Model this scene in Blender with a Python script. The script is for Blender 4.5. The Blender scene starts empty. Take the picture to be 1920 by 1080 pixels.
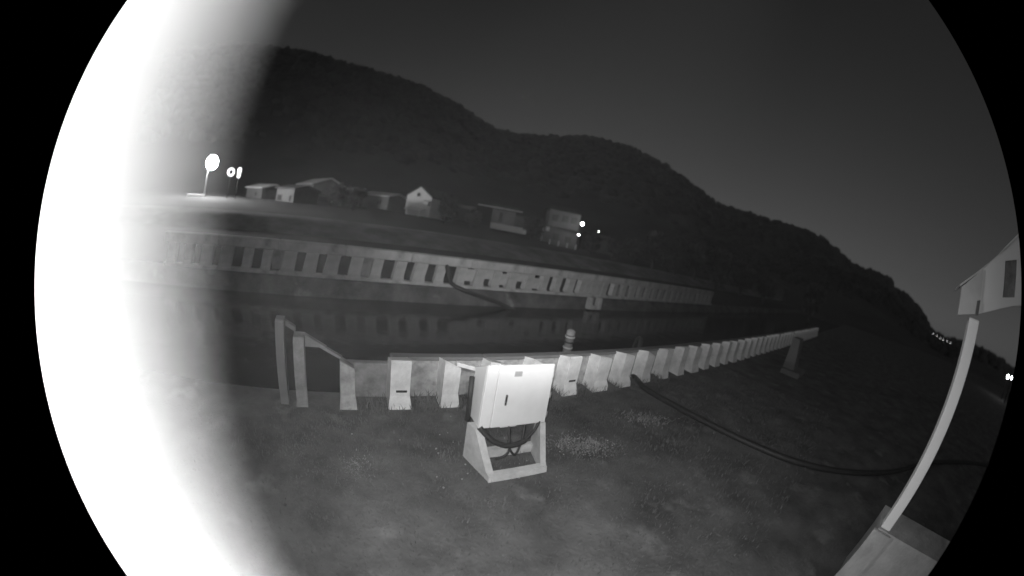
import bpy, math, random
import numpy as np
from math import radians, degrees, sin, cos, tan, atan2, asin, acos, hypot, pi, sqrt
from mathutils import Vector, Matrix

random.seed(7)
rng = np.random.default_rng(7)
SC = bpy.context.scene
COL = SC.collection

# ------------------------------------------------------------------ camera
CAM_H = 2.6                      # metres above the quay
PITCH, ROLL = radians(8.8), radians(11.0)
PX_W, PX_H, PX_CX, PX_CY, PX_F = 1920, 1080, 990, 540, 925 / sqrt(2)
cd = bpy.data.cameras.new('camera')
cam = bpy.data.objects.new('camera', cd)
COL.objects.link(cam)
cd.type = 'PANO'
cd.panorama_type = 'FISHEYE_EQUISOLID'
cd.sensor_fit = 'HORIZONTAL'
cd.sensor_width = 36.0
cd.fisheye_lens = 36.0 * PX_F / PX_W
cd.fisheye_fov = radians(180)
cd.shift_x = -(PX_CX - 960) / PX_W
cd.clip_start = 0.005
cd.clip_end = 5000
fwd = Vector((0, cos(PITCH), -sin(PITCH)))
up0 = Vector((0, sin(PITCH), cos(PITCH)))
rt0 = Vector((1, 0, 0))
rt = rt0 * cos(ROLL) + up0 * sin(ROLL)
up = up0 * cos(ROLL) - rt0 * sin(ROLL)
cam.matrix_world = Matrix(((rt.x, up.x, -fwd.x, 0), (rt.y, up.y, -fwd.y, 0), (rt.z, up.z, -fwd.z, CAM_H), (0, 0, 0, 1)))
cd.dof.use_dof = True
cd.dof.focus_distance = 5.2
cd.dof.aperture_fstop = 1.0
# aperture radius = lens/(2*fstop): give the small lens an opening of about 2 cm
cd.lens = 36.0
cd.dof.aperture_fstop = (cd.lens * 1e-3) / (2 * 0.019)
SC.camera = cam

# ------------------------------------------------------------------ night sky
W = bpy.data.worlds.new('World')
SC.world = W
W.use_nodes = True
nt = W.node_tree
nt.nodes.clear()
wo = nt.nodes.new('ShaderNodeOutputWorld')
bg = nt.nodes.new('ShaderNodeBackground')
sk = nt.nodes.new('ShaderNodeTexSky')
sk.sky_type = 'NISHITA'
sk.sun_disc = False
sk.sun_elevation = radians(24)
sk.sun_rotation = radians(215)
bw = nt.nodes.new('ShaderNodeRGBToBW')
nt.links.new(sk.outputs[0], bw.inputs[0])
nt.links.new(bw.outputs[0], bg.inputs[0])
nt.links.new(bg.outputs[0], wo.inputs[0])
bg.inputs[1].default_value = 0.0125

# faint moon from behind the camera, low and left
sl = bpy.data.lights.new('moon', 'SUN')
sl.energy = 0.04
sl.angle = radians(0.5)
so = bpy.data.objects.new('moon', sl)
COL.objects.link(so)
so.rotation_euler = (radians(66), 0, radians(-35))

SC.view_settings.view_transform = 'Standard'
SC.view_settings.look = 'None'
SC.view_settings.exposure = 0
SC.view_settings.gamma = 1
SC.view_settings.use_curve_mapping = False
SC.render.engine = 'CYCLES'
SC.render.image_settings.color_mode = 'RGB'
SC.cycles.use_denoising = True
SC.cycles.max_bounces = 5
SC.cycles.sample_clamp_indirect = 4


# ------------------------------------------------------------------ the camera's own infrared lamps, plus an added fill for the pillar
def spot(name, loc, az, el, size, blend, power, rad=0.01):
    l = bpy.data.lights.new(name, 'SPOT')
    l.energy = power
    l.spot_size = radians(size)
    l.spot_blend = blend
    l.shadow_soft_size = rad
    o = bpy.data.objects.new(name, l)
    COL.objects.link(o)
    o.location = loc
    d = Vector((sin(radians(az)) * cos(radians(el)), cos(radians(az)) * cos(radians(el)), sin(radians(el))))
    o.rotation_euler = d.to_track_quat('-Z', 'Y').to_euler()
    return o


IR_WIDE = 540
IR_NEAR = 0
IR_FAR = 2300
spot('infrared_lamp_wide', (-0.050, 0.044, CAM_H - 0.012), 8, -23, 178, 1.0, IR_WIDE)
spot('infrared_lamp_narrow', (0.25, 0.0, CAM_H + 0.7), -4, -6, 62, 1.0, IR_FAR)
pl = bpy.data.lights.new('pillar_fill_lamp', 'POINT')  # added point lamp that only brightens the white pillar beside the lens
pl.energy = 3.1
pl.shadow_soft_size = 0.01
po = bpy.data.objects.new('pillar_fill_lamp', pl)
COL.objects.link(po)
po.location = (0.12, -0.01, CAM_H - 0.06)


# ------------------------------------------------------------------ photograph pixel -> direction / point (layout only)
def dirn(x, y):
    u, v = x - PX_CX, -(y - PX_CY)
    r = hypot(u, v)
    th = 2 * asin(min(1, r / (2 * PX_F)))
    k = sin(th) / r if r else 0
    c = (u * k, v * k, cos(th))
    return rt * c[0] + up * c[1] + fwd * c[2]


def g(x, y, z=0.0):
    v = dirn(x, y)
    t = (z - CAM_H) / v.z
    return Vector((v.x * t, v.y * t, z))


def pol(az, dist, z=0.0):
    return Vector((dist * sin(radians(az)), dist * cos(radians(az)), z))


def zel(dist, el):
    return CAM_H + dist * tan(radians(el))


# ------------------------------------------------------------------ materials
def mat(name, val, rough=0.8, var=0.25, scale=6.0, bump=0.0, bscale=60.0, metal=0.0, spots=None, detail=6):
    m = bpy.data.materials.new(name)
    m.use_nodes = True
    t = m.node_tree
    b = t.nodes['Principled BSDF']
    b.inputs['Roughness'].default_value = rough
    b.inputs['Metallic'].default_value = metal
    tc = t.nodes.new('ShaderNodeTexCoord')
    n = t.nodes.new('ShaderNodeTexNoise')
    n.inputs['Scale'].default_value = scale
    n.inputs['Detail'].default_value = detail
    n.inputs['Roughness'].default_value = 0.62
    t.links.new(tc.outputs['Object'], n.inputs['Vector'])
    r = t.nodes.new('ShaderNodeValToRGB')
    lo, hi = val * (1 - var), val * (1 + var)
    r.color_ramp.elements[0].position = 0.32
    r.color_ramp.elements[1].position = 0.68
    r.color_ramp.elements[0].color = (lo, lo, lo, 1)
    r.color_ramp.elements[1].color = (hi, hi, hi, 1)
    t.links.new(n.outputs[0], r.inputs[0])
    out = r.outputs[0]
    if spots:
        sc_, thr, sv = spots
        n2 = t.nodes.new('ShaderNodeTexNoise')
        n2.inputs['Scale'].default_value = sc_
        n2.inputs['Detail'].default_value = 8
        t.links.new(tc.outputs['Object'], n2.inputs['Vector'])
        r2 = t.nodes.new('ShaderNodeValToRGB')
        r2.color_ramp.elements[0].position = thr
        r2.color_ramp.elements[1].position = min(1, thr + 0.14)
        r2.color_ramp.elements[0].color = (0, 0, 0, 1)
        r2.color_ramp.elements[1].color = (1, 1, 1, 1)
        t.links.new(n2.outputs[0], r2.inputs[0])
        mx = t.nodes.new('ShaderNodeMixRGB')
        mx.inputs[2].default_value = (sv, sv, sv, 1)
        t.links.new(r2.outputs[0], mx.inputs[0])
        t.links.new(out, mx.inputs[1])
        out = mx.outputs[0]
    t.links.new(out, b.inputs['Base Color'])
    if bump:
        n3 = t.nodes.new('ShaderNodeTexNoise')
        n3.inputs['Scale'].default_value = bscale
        n3.inputs['Detail'].default_value = 5
        t.links.new(tc.outputs['Object'], n3.inputs['Vector'])
        bp = t.nodes.new('ShaderNodeBump')
        bp.inputs['Strength'].default_value = bump
        bp.inputs['Distance'].default_value = 0.03
        t.links.new(n3.outputs[0], bp.inputs['Height'])
        t.links.new(bp.outputs[0], b.inputs['Normal'])
    return m


def emit(name, strength):
    m = bpy.data.materials.new(name)
    m.use_nodes = True
    b = m.node_tree.nodes['Principled BSDF']
    b.inputs['Base Color'].default_value = (0.8, 0.8, 0.8, 1)
    b.inputs['Emission Color'].default_value = (1, 1, 1, 1)
    b.inputs['Emission Strength'].default_value = strength
    return m


M = {}
M['grass'] = mat('grass_soil', 0.09, 0.95, 0.5, 1.3, 0.6, 25, spots=(2.0, 0.58, 0.17))
M['blade'] = mat('grass_blade', 0.11, 0.8, 0.4, 3)
M['weed'] = mat('pale_weed', 0.22, 0.8, 0.4, 3)
M['gravel'] = mat('pale_gravel', 0.30, 0.9, 0.4, 20)
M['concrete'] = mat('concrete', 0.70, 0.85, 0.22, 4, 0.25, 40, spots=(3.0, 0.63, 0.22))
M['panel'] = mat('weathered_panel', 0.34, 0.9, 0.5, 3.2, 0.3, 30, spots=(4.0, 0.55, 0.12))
M['dark_concrete'] = mat('dark_grey_concrete', 0.20, 0.9, 0.35, 5, 0.3, 40)  # on the left parapet end this dark tone paints in weak light
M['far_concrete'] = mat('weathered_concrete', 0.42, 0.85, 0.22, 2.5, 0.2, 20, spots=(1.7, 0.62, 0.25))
M['recess'] = mat('mid_grey_concrete', 0.24, 0.9, 0.5, 2.2)
M['white'] = mat('white_paint', 0.84, 0.45, 0.03, 3)
M['cabinet'] = mat('cabinet_enamel', 0.72, 0.4, 0.04, 5)
M['plate'] = mat('grey_label', 0.36, 0.6, 0.1, 40)
M['stand'] = mat('stand_concrete', 0.48, 0.85, 0.18, 7, 0.25, 50)
M['black'] = mat('black_rubber', 0.02, 0.6, 0.2, 10)
M['dark'] = mat('dark_opening', 0.03, 0.8, 0.2, 5)
M['steel'] = mat('galvanised_steel', 0.30, 0.5, 0.2, 8, metal=0.3)
M['asphalt'] = mat('asphalt', 0.03, 0.9, 0.3, 1.2)
M['bank'] = mat('bank_earth', 0.09, 0.95, 0.5, 1.3, 0.6, 12, spots=(1.1, 0.62, 0.26))
M['slope'] = mat('embankment_grass', 0.18, 0.95, 0.45, 0.5, 0.5, 6)
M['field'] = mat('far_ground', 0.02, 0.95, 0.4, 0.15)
M['hill'] = mat('hill_soil', 0.06, 1.0, 0.4, 0.02)
M['leaf'] = mat('dark_leaf', 0.085, 0.7, 0.5, 1.5)
M['forest'] = mat('forest_leaf', 0.06, 0.9, 0.45, 0.05)
M['nearforest'] = mat('dark_conifer', 0.045, 0.9, 0.45, 0.08)
M['bark'] = mat('bark', 0.06, 0.9, 0.3, 6)
M['render'] = mat('pale_render', 0.72, 0.8, 0.06, 0.8)
M['grey_wall'] = mat('grey_render', 0.20, 0.85, 0.15, 0.6)
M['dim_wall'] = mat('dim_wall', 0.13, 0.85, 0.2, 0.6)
M['board'] = mat('grey_board', 0.48, 0.85, 0.12, 3)
M['roof'] = mat('dark_roof', 0.07, 0.7, 0.25, 1.5)
M['metal_roof'] = mat('pale_metal_roof', 0.40, 0.45, 0.15, 0.8)
M['glass'] = mat('window_glass', 0.05, 0.1, 0.1, 1)
M['lamp'] = emit('lamp_glow', 330.0)
M['lamp2'] = emit('small_lamp_glow', 60.0)
M['lamp3'] = emit('sign_glow', 2.2)
M['dot'] = emit('distant_lamp_glow', 4.0)
M['window_lit'] = emit('lit_window', 0.12)

wm = bpy.data.materials.new('canal_water')
wm.use_nodes = True
t = wm.node_tree
b = t.nodes['Principled BSDF']
b.inputs['Base Color'].default_value = (0.012, 0.012, 0.012, 1)
b.inputs['Roughness'].default_value = 0.12
b.inputs['IOR'].default_value = 1.33
tc = t.nodes.new('ShaderNodeTexCoord')
nz = t.nodes.new('ShaderNodeTexNoise')
nz.inputs['Scale'].default_value = 1.4
nz.inputs['Detail'].default_value = 3
t.links.new(tc.outputs['Object'], nz.inputs['Vector'])
bp = t.nodes.new('ShaderNodeBump')
bp.inputs['Strength'].default_value = 0.10
bp.inputs['Distance'].default_value = 0.1
t.links.new(nz.outputs[0], bp.inputs['Height'])
t.links.new(bp.outputs[0], b.inputs['Normal'])
M['water'] = wm


# ------------------------------------------------------------------ mesh helpers
class MB:
    def __init__(self):
        self.v, self.f = [], []

    def add(self, vs, fs):
        n = len(self.v)
        self.v += [tuple(p) for p in vs]
        self.f += [tuple(i + n for i in f) for f in fs]
        return self

    def box(self, c, s, rz=0.0, bev=0.0):
        """centre, full size; bev chamfers the vertical edges and rim"""
        x, y, z = s[0] / 2, s[1] / 2, s[2] / 2
        if bev <= 0:
            vs = [(-x, -y, -z), (x, -y, -z), (x, y, -z), (-x, y, -z), (-x, -y, z), (x, -y, z), (x, y, z), (-x, y, z)]
            fs = [(0, 3, 2, 1), (4, 5, 6, 7), (0, 1, 5, 4), (1, 2, 6, 5), (2, 3, 7, 6), (3, 0, 4, 7)]
        else:
            def ring(ix, zz):
                X, Y = x - ix, y - ix
                c_ = bev if ix == 0 else bev * 0.4
                return [(-X + c_, -Y, zz), (X - c_, -Y, zz), (X, -Y + c_, zz), (X, Y - c_, zz), (X - c_, Y, zz), (-X + c_, Y, zz), (-X, Y - c_, zz), (-X, -Y + c_, zz)]
            rs = [ring(bev, -z), ring(0, -z + bev), ring(0, z - bev), ring(bev, z)]
            vs = sum(rs, [])
            fs = [tuple(range(7, -1, -1)), tuple(range(24, 32))]
            for k in range(3):
                for i in range(8):
                    j = (i + 1) % 8
                    fs.append((k * 8 + i, k * 8 + j, k * 8 + 8 + j, k * 8 + 8 + i))
        ca, sa = cos(rz), sin(rz)
        return self.add([(c[0] + p[0] * ca - p[1] * sa, c[1] + p[0] * sa + p[1] * ca, c[2] + p[2]) for p in vs], fs)

    def prism(self, base, top):
        """two matching rings, base wound counter-clockwise seen from outside the top"""
        n = len(base)
        return self.add(list(base) + list(top), [tuple(range(n - 1, -1, -1)), tuple(range(n, 2 * n))] + [(i, (i + 1) % n, n + (i + 1) % n, n + i) for i in range(n)])

    def tube(self, pts, r, n=8, cap=True):
        pts = [Vector(p) for p in pts]
        rr = r if isinstance(r, (list, tuple)) else [r] * len(pts)
        rings = []
        for i, p in enumerate(pts):
            d = (pts[min(i + 1, len(pts) - 1)] - pts[max(i - 1, 0)])
            d = d.normalized() if d.length > 0 else Vector((0, 0, 1))
            a = d.cross(Vector((0, 0, 1)) if abs(d.z) < 0.9 else Vector((1, 0, 0))).normalized()
            b_ = d.cross(a).normalized()
            rings.append([p + (a * cos(2 * pi * k / n) + b_ * sin(2 * pi * k / n)) * rr[i] for k in range(n)])
        vs = sum(rings, [])
        fs = []
        for i in range(len(rings) - 1):
            for k in range(n):
                k2 = (k + 1) % n
                fs.append((i * n + k, i * n + k2, (i + 1) * n + k2, (i + 1) * n + k))
        if cap:
            fs += [tuple(range(n - 1, -1, -1)), tuple(range((len(rings) - 1) * n, len(rings) * n))]
        return self.add(vs, fs)

    def sphere(self, c, r, nu=16, nv=10, sz=1.0):
        vs, fs = [], []
        for j in range(nv + 1):
            th = pi * j / nv
            for i in range(nu):
                ph = 2 * pi * i / nu
                vs.append((c[0] + r * sin(th) * cos(ph), c[1] + r * sin(th) * sin(ph), c[2] + r * sz * cos(th)))
        for j in range(nv):
            for i in range(nu):
                i2 = (i + 1) % nu
                fs.append((j * nu + i, (j + 1) * nu + i, (j + 1) * nu + i2, j * nu + i2))
        return self.add(vs, fs)

    def torus(self, c, R_, r, ax=(0, 1, 0), n=18, m=6):
        ax = Vector(ax).normalized()
        a = ax.cross(Vector((0, 0, 1)) if abs(ax.z) < 0.9 else Vector((1, 0, 0))).normalized()
        b_ = ax.cross(a)
        vs, fs = [], []
        for i in range(n):
            d = a * cos(2 * pi * i / n) + b_ * sin(2 * pi * i / n)
            for k in range(m):
                vs.append(Vector(c) + d * (R_ + r * cos(2 * pi * k / m)) + ax * (r * sin(2 * pi * k / m)))
        for i in range(n):
            for k in range(m):
                fs.append((i * m + k, ((i + 1) % n) * m + k, ((i + 1) % n) * m + (k + 1) % m, i * m + (k + 1) % m))
        return self.add(vs, fs)

    def mesh(self, name, material, smooth=False):
        me = bpy.data.meshes.new(name)
        me.from_pydata(self.v, [], self.f)
        me.materials.append(material)
        if smooth:
            me.polygons.foreach_set('use_smooth', [True] * len(me.polygons))
        me.update()
        return me

    def build(self, name, material, parent=None, smooth=False):
        o = bpy.data.objects.new(name, self.mesh(name, material, smooth))
        COL.objects.link(o)
        if parent:
            o.parent = parent
        return o


def tag(o, label=None, cat=None, group=None, kind=None):
    if label: o['label'] = label
    if cat: o['category'] = cat
    if group: o['group'] = group
    if kind: o['kind'] = kind
    return o


def thing(name, label, cat, loc=(0, 0, 0), rz=0.0, group=None):
    o = bpy.data.objects.new(name, None)
    o.empty_display_size = 0.2
    COL.objects.link(o)
    o.location = loc
    o.rotation_euler = (0, 0, rz)
    return tag(o, label, cat, group)


def inst(me, name, parent, loc=(0, 0, 0), rz=0.0, scale=None):
    o = bpy.data.objects.new(name, me)
    COL.objects.link(o)
    o.parent = parent
    o.location = loc
    o.rotation_euler = (0, 0, rz)
    if scale: o.scale = scale
    return o


def fast_mesh(name, verts, tris, material):
    me = bpy.data.meshes.new(name)
    nv, nf = len(verts), len(tris)
    k = tris.shape[1]
    me.vertices.add(nv)
    me.vertices.foreach_set('co', verts.astype(np.float32).ravel())
    me.loops.add(nf * k)
    me.loops.foreach_set('vertex_index', tris.astype(np.int32).ravel())
    me.polygons.add(nf)
    me.polygons.foreach_set('loop_start', np.arange(0, nf * k, k, dtype=np.int32))
    me.polygons.foreach_set('loop_total', np.full(nf, k, dtype=np.int32))
    me.materials.append(material)
    me.update(calc_edges=True)
    return me


# ------------------------------------------------------------------ layout lines
NO = Vector((-1.42, 3.99, 0)); NA = atan2(0.545, 0.839)          # near parapet, tips of its buttresses
NU = Vector((cos(NA), sin(NA), 0)); NN = Vector((sin(NA), -cos(NA), 0))     # along it, and towards the camera
FO = Vector((-0.67, 15.16, 0)); FA = atan2(0.595, 0.804)
FU = Vector((cos(FA), sin(FA), 0)); FN = Vector((sin(FA), -cos(FA), 0))
WATER = -0.65


def nl(s, p, z=0.0):             # p > 0 towards the camera
    q = NO + NU * s + NN * p
    return (q.x, q.y, z)


def fl(s, p, z=0.0):             # p > 0 towards the canal
    q = FO + FU * s + FN * p
    return (q.x, q.y, z)


# ------------------------------------------------------------------ the setting
def vnoise(x, y, f, seed=0):
    s = 0
    r = np.random.default_rng(seed)
    for k in range(5):
        a, ph, ff = r.uniform(0, 2 * pi), r.uniform(0, 2 * pi), f * (1.0 + 0.55 * k)
        s = s + np.sin((x * np.cos(a) + y * np.sin(a)) * ff + ph) / (1 + 0.5 * k)
    return s / 3.0


def sheet(name, fn, ss, ps, material, smooth=True):
    """grid in (s, p) of a line frame; fn(s, p) gives a point"""
    vs = [fn(s, p) for s in ss for p in ps]
    n = len(ps)
    fs = [(i * n + j, i * n + j + 1, (i + 1) * n + j + 1, (i + 1) * n + j) for i in range(len(ss) - 1) for j in range(n - 1)]
    mb = MB(); mb.v, mb.f = [tuple(v) for v in vs], fs
    o = mb.build(name, material, None, smooth)
    return tag(o, kind='structure')


def quay_pt(s, p):
    z = 0.0
    if p > 0.15 and p < 7 and -6 < s < 14:
        x, y, _ = nl(s, p)
        fade = min(1, (p - 0.15) / 0.5)
        z = (0.025 * float(vnoise(x, y, 2.1, 3)) + 0.012 * float(vnoise(x, y, 6.0, 5)) - 0.01) * fade
    return nl(s, p, z)


qs = list(np.concatenate([[-90, -40, -20, -10], np.arange(-6, 14, 0.14), [15, 18, 24, 34, 50, 80, 130, 220, 400]]))
qp = list(np.concatenate([[-0.42, 0.0], np.arange(0.15, 5.0, 0.14), [5.5, 6.5, 8, 12, 20, 40, 90, 200]]))
sheet('quay_ground', quay_pt, qs, qp, M['grass'])
# the quay's vertical face down to the water
MB().add([nl(-90, -0.42, 0), nl(400, -0.42, 0), nl(400, -0.42, -1.6), nl(-90, -0.42, -1.6)], [(0, 1, 2, 3)]).build('quay_face', M['dark_concrete'])['kind'] = 'structure'
MB().add([nl(-120, -0.3, WATER), nl(420, -0.3, WATER), nl(420, -60, WATER), nl(-120, -60, WATER)], [(0, 1, 2, 3)]).build('water', M['water'])['kind'] = 'structure'


def far_profile(q, s):
    """height behind the far parapet (q metres beyond it)"""
    pts = [(0, 0), (0.6, 0.25), (2, 0.5), (7.0, 0.72), (9.4, 1.42), (12, 1.5), (30, 2.0), (60, 2.4), (110, 2.8), (200, 3.0)]
    for (a, za), (b_, zb) in zip(pts, pts[1:]):
        if q <= b_:
            return za + (zb - za) * (q - a) / (b_ - a)
    return pts[-1][1]


def far_z(x, y):
    q = -((Vector((x, y, 0)) - FO).dot(FN))
    return far_profile(max(0, q), 0)


fs_ = list(np.concatenate([[-120, -80, -50], np.arange(-34, 60, 1.0), [70, 90, 130, 200, 320]]))
bank_p = [0.5, 0.35, 0.1, -0.12]


def bank_pt(s, p):
    zz = {0.5: -1.2, 0.35: WATER + 0.08, 0.1: -0.14, -0.12: 0.0}[p]
    w = 0.10 * float(vnoise(np.float64(s), 0.0, 0.9, 9))
    return fl(s, p + (w if p in (0.5, 0.35) else w * 0.3), zz + (0.05 * float(vnoise(s, p, 1.7, 4)) if p > 0 else 0))


sheet('far_bank', bank_pt, list(np.concatenate([[-120, -60], np.arange(-34, 60, 0.3), [90, 200, 320]])), bank_p, M['bank'])
sheet('far_road', lambda s, q: fl(s, -q, far_profile(q, s)), fs_, [0.12, 0.6, 2, 4.5, 7.0], M['asphalt'])
sheet('embankment', lambda s, q: fl(s, -q, far_profile(q, s) + (0.10 * float(vnoise(s, q, 0.8, 2)) if 7.0 < q < 12 else 0)), fs_, [7.0, 7.6, 8.2, 8.8, 9.4, 10.5, 12], M['slope'])
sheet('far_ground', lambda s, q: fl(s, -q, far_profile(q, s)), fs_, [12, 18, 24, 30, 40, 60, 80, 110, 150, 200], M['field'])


def ridge_fn(tbl):
    xs = [a for a, *_ in tbl]
    return lambda az: (float(np.interp(az, xs, [e for _, e, _ in tbl])), float(np.interp(az, xs, [r for *_, r in tbl])))


MAIN = ridge_fn([(-80, 17, 230), (-60, 21.5, 230), (-46, 22.6, 240), (-39.4, 22.0, 250), (-25.5, 20.8, 270), (-17.4, 18.4, 290), (-9.8, 15.3, 330), (-5, 15.7, 345), (-0.4, 16.2, 350),
                 (4, 17.2, 350), (7.6, 17.4, 350), (12, 17.1, 350), (17, 15.8, 355), (22, 13.8, 360), (26.6, 11.7, 370), (28, 10.9, 375), (33, 10.7, 385), (38.3, 10.3, 400), (43, 10.2, 420), (47.1, 9.7, 440), (50.5, 8.3, 450),
                 (53.6, 6.9, 470), (57, 6.8, 480), (60.9, 6.5, 500), (61.6, 5.5, 505), (64.5, 5.1, 520), (66.9, 4.0, 540), (68.5, 3.0, 550), (70.4, 1.7, 560), (73, 1.2, 580), (78, 1.7, 600), (85, 1.7, 600), (88, 1.2, 600), (100, 1.2, 600)])
NEAR = ridge_fn([(-25, 2.0, 150), (0, 3.2, 150), (10.7, 4.6, 150), (25, 5.0, 160), (39, 5.3, 175), (49.8, 5.6, 190), (58, 5.4, 200), (61, 4.6, 205), (66, 2.6, 215), (70, 0.6, 220), (90, 0.3, 230)])


def hill_sheet(name, fn, r0, az0, az1, step, material, wob):
    azs = np.arange(az0, az1 + 1e-6, step)
    fr = [0, .12, .25, .4, .55, .7, .82, .92, 1.0, 1.12, 1.4]
    vs = []
    for a in azs:
        el, R_ = fn(a)
        zr = zel(R_, el)
        for f in fr:
            r = r0 + (R_ - r0) * f
            if f <= 1:
                z = -1.2 + (zr + 1.2) * (0.75 * f + 0.25 * f * f)
                z += wob * sin(f * pi) * float(vnoise(a * 0.2, f * 3, 1.3, 11))
            else:
                z = zr * (1 - 0.5 * (f - 1))
            vs.append(tuple(pol(a, r, z)))
    n = len(fr)
    fs = [(i * n + j, (i + 1) * n + j, (i + 1) * n + j + 1, i * n + j + 1) for i in range(len(azs) - 1) for j in range(n - 1)]
    mb = MB(); mb.v, mb.f = vs, fs
    return tag(mb.build(name, material, None, True), kind='structure')


hill_sheet('hill', MAIN, 92, -85, 100, 1.0, M['hill'], 3.0)
hill_sheet('wooded_foothill', NEAR, 88, -25, 90, 1.2, M['hill'], 0.6)


def ico():
    p = (1 + sqrt(5)) / 2
    v = np.array([(-1, p, 0), (1, p, 0), (-1, -p, 0), (1, -p, 0), (0, -1, p), (0, 1, p), (0, -1, -p), (0, 1, -p), (p, 0, -1), (p, 0, 1), (-p, 0, -1), (-p, 0, 1)], float)
    v /= np.linalg.norm(v[0])
    f = np.array([(0, 11, 5), (0, 5, 1), (0, 1, 7), (0, 7, 10), (0, 10, 11), (1, 5, 9), (5, 11, 4), (11, 10, 2), (10, 7, 6), (7, 1, 8), (3, 9, 4), (3, 4, 2), (3, 2, 6), (3, 6, 8), (3, 8, 9), (4, 9, 5), (2, 4, 11), (6, 2, 10), (8, 6, 7), (9, 8, 1)])
    v2, f2, mid = [tuple(x) for x in v], [], {}
    def m(a, b_):
        k = (min(a, b_), max(a, b_))
        if k not in mid:
            q = (np.array(v2[a]) + np.array(v2[b_])) / 2
            mid[k] = len(v2); v2.append(tuple(q / np.linalg.norm(q)))
        return mid[k]
    for a, b_, c in f:
        ab, bc, ca = m(a, b_), m(b_, c), m(c, a)
        f2 += [(a, ab, ca), (b_, bc, ab), (c, ca, bc), (ab, bc, ca)]
    return np.array(v2), np.array(f2)


ICO_V, ICO_F = ico()


def wood(name, fn, r0, n, az0, az1, size, material, label, fmin=0.25):
    vs, fs = [], []
    for i in range(n):
        a = rng.uniform(az0, az1)
        f = fmin + (1.0 - fmin) * rng.uniform(0, 1) ** 0.6
        if i % 3 == 0: f = rng.uniform(0.97, 1.0)
        el, R_ = fn(a)
        zr = zel(R_, el)
        r = r0 + (R_ - r0) * f
        z = -1.2 + (zr + 1.2) * (0.75 * f + 0.25 * f * f)
        s = size * rng.uniform(0.55, 1.25) * (R_ / 350) ** 0.5
        jit = 1 + rng.uniform(-0.28, 0.28, (len(ICO_V), 1))
        v = ICO_V * jit * np.array([s, s, s * rng.uniform(0.8, 1.3)]) + np.array(pol(a, r, z - 0.35 * s))
        fs.append(ICO_F + len(ICO_V) * i)
        vs.append(v)
    o = bpy.data.objects.new(name, fast_mesh(name, np.concatenate(vs), np.concatenate(fs), material))
    COL.objects.link(o)
    return tag(o, label, 'forest', kind='stuff')


wood('hill_forest', MAIN, 92, 4200, -72, 92, 4.6, M['forest'], 'dark forest covering the mountain across the canal')
wood('foothill_forest', NEAR, 88, 1500, 0, 78, 3.0, M['nearforest'], 'darker belt of trees at the foot of the mountain', 0.45)

# ------------------------------------------------------------------ thin night haze, added as a veil that lifts the dark tones
hz = MB().box((60, 250, 75), (1700, 1250, 158)).build('haze', M['grass'])
hm = bpy.data.materials.new('night_haze')
hm.use_nodes = True
t = hm.node_tree
t.nodes.clear()
ho = t.nodes.new('ShaderNodeOutputMaterial')
hv = t.nodes.new('ShaderNodeVolumePrincipled')
hv.inputs['Color'].default_value = (0.95, 0.95, 0.95, 1)
hv.inputs['Density'].default_value = 0.00026
t.links.new(hv.outputs[0], ho.inputs['Volume'])
hz.data.materials.clear()
hz.data.materials.append(hm)
hz['kind'] = 'stuff'

# ------------------------------------------------------------------ near parapet: panel, coping, buttresses
par = thing('concrete_parapet', 'pale concrete parapet with thick buttresses along the near quay edge', 'wall', NO, NA)


def P(s, p, z):                   # local frame of a parapet: x along, -y towards the camera
    return (s, -p, z)


def buttress_mesh(name, w, dep, ztip, zback, foot, material, slant=0.0):
    mb = MB()
    c = 0.025
    prof = [(foot, 0.0), (foot - 0.02, 0.10), (0.0, 0.20), (0.0, ztip - c), (-c, ztip), (-dep, zback), (-dep, 0.0)]   # (p, z)
    base = [P(-w / 2 - 0.5 * max(0, p), p, z) for p, z in prof]
    top = [P(w / 2 + 0.5 * max(0, p), p, z - (slant if z > 0.5 else 0)) for p, z in prof]
    mb.prism(top, base)
    return mb.mesh(name, material)


NB_DEP = 0.30
bm = buttress_mesh('buttress', 0.27, NB_DEP, 0.73, 0.655, 0.05, M['concrete'])
bms = [bm, buttress_mesh('buttress', 0.27, NB_DEP, 0.73, 0.66, 0.05, M['concrete'], 0.12), buttress_mesh('buttress', 0.30, NB_DEP, 0.71, 0.655, 0.07, M['concrete'], 0.06)]
slot_me = MB().box((0, 0, 0), (0.15, 0.012, 0.035), 0, 0.004).mesh('slot', M['dark'])
pitch = 0.735
for k in range(0, 44):
    s = pitch * k + random.uniform(-0.02, 0.02)
    bo = inst(bms[{0: 0, 1: 1, 2: 2}.get(k, (k * 7 // 3) % 3)], 'buttress', par, P(s, 0, 0), random.uniform(-0.03, 0.03), (random.uniform(0.9, 1.12), 1, random.uniform(0.985, 1.015)))
    if k in (0, 4):
        so_ = inst(slot_me, 'slot', bo, P(0.02, 0.003, 0.27 if k != 1 else 0.235))
# panels between the buttresses, one per bay, and their coping
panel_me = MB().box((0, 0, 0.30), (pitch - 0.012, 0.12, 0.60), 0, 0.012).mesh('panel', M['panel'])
dpanel_me = MB().box((0, 0, 0.27), (pitch - 0.012, 0.12, 0.54), 0, 0.012).mesh('panel', M['dark_concrete'])  # left bay: missing lamp light put into a darker colour
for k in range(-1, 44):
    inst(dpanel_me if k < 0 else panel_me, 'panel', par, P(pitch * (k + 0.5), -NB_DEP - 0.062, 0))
cop_me = MB().box((0, 0, 0), (pitch * 2 - 0.01, 0.16, 0.055), 0, 0.012).mesh('coping', M['dim_wall'])
for k in range(0, 22):
    inst(cop_me, 'coping', par, P(pitch * (2 * k + 1) - 0.1, -NB_DEP - 0.06, 0.629))

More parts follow.
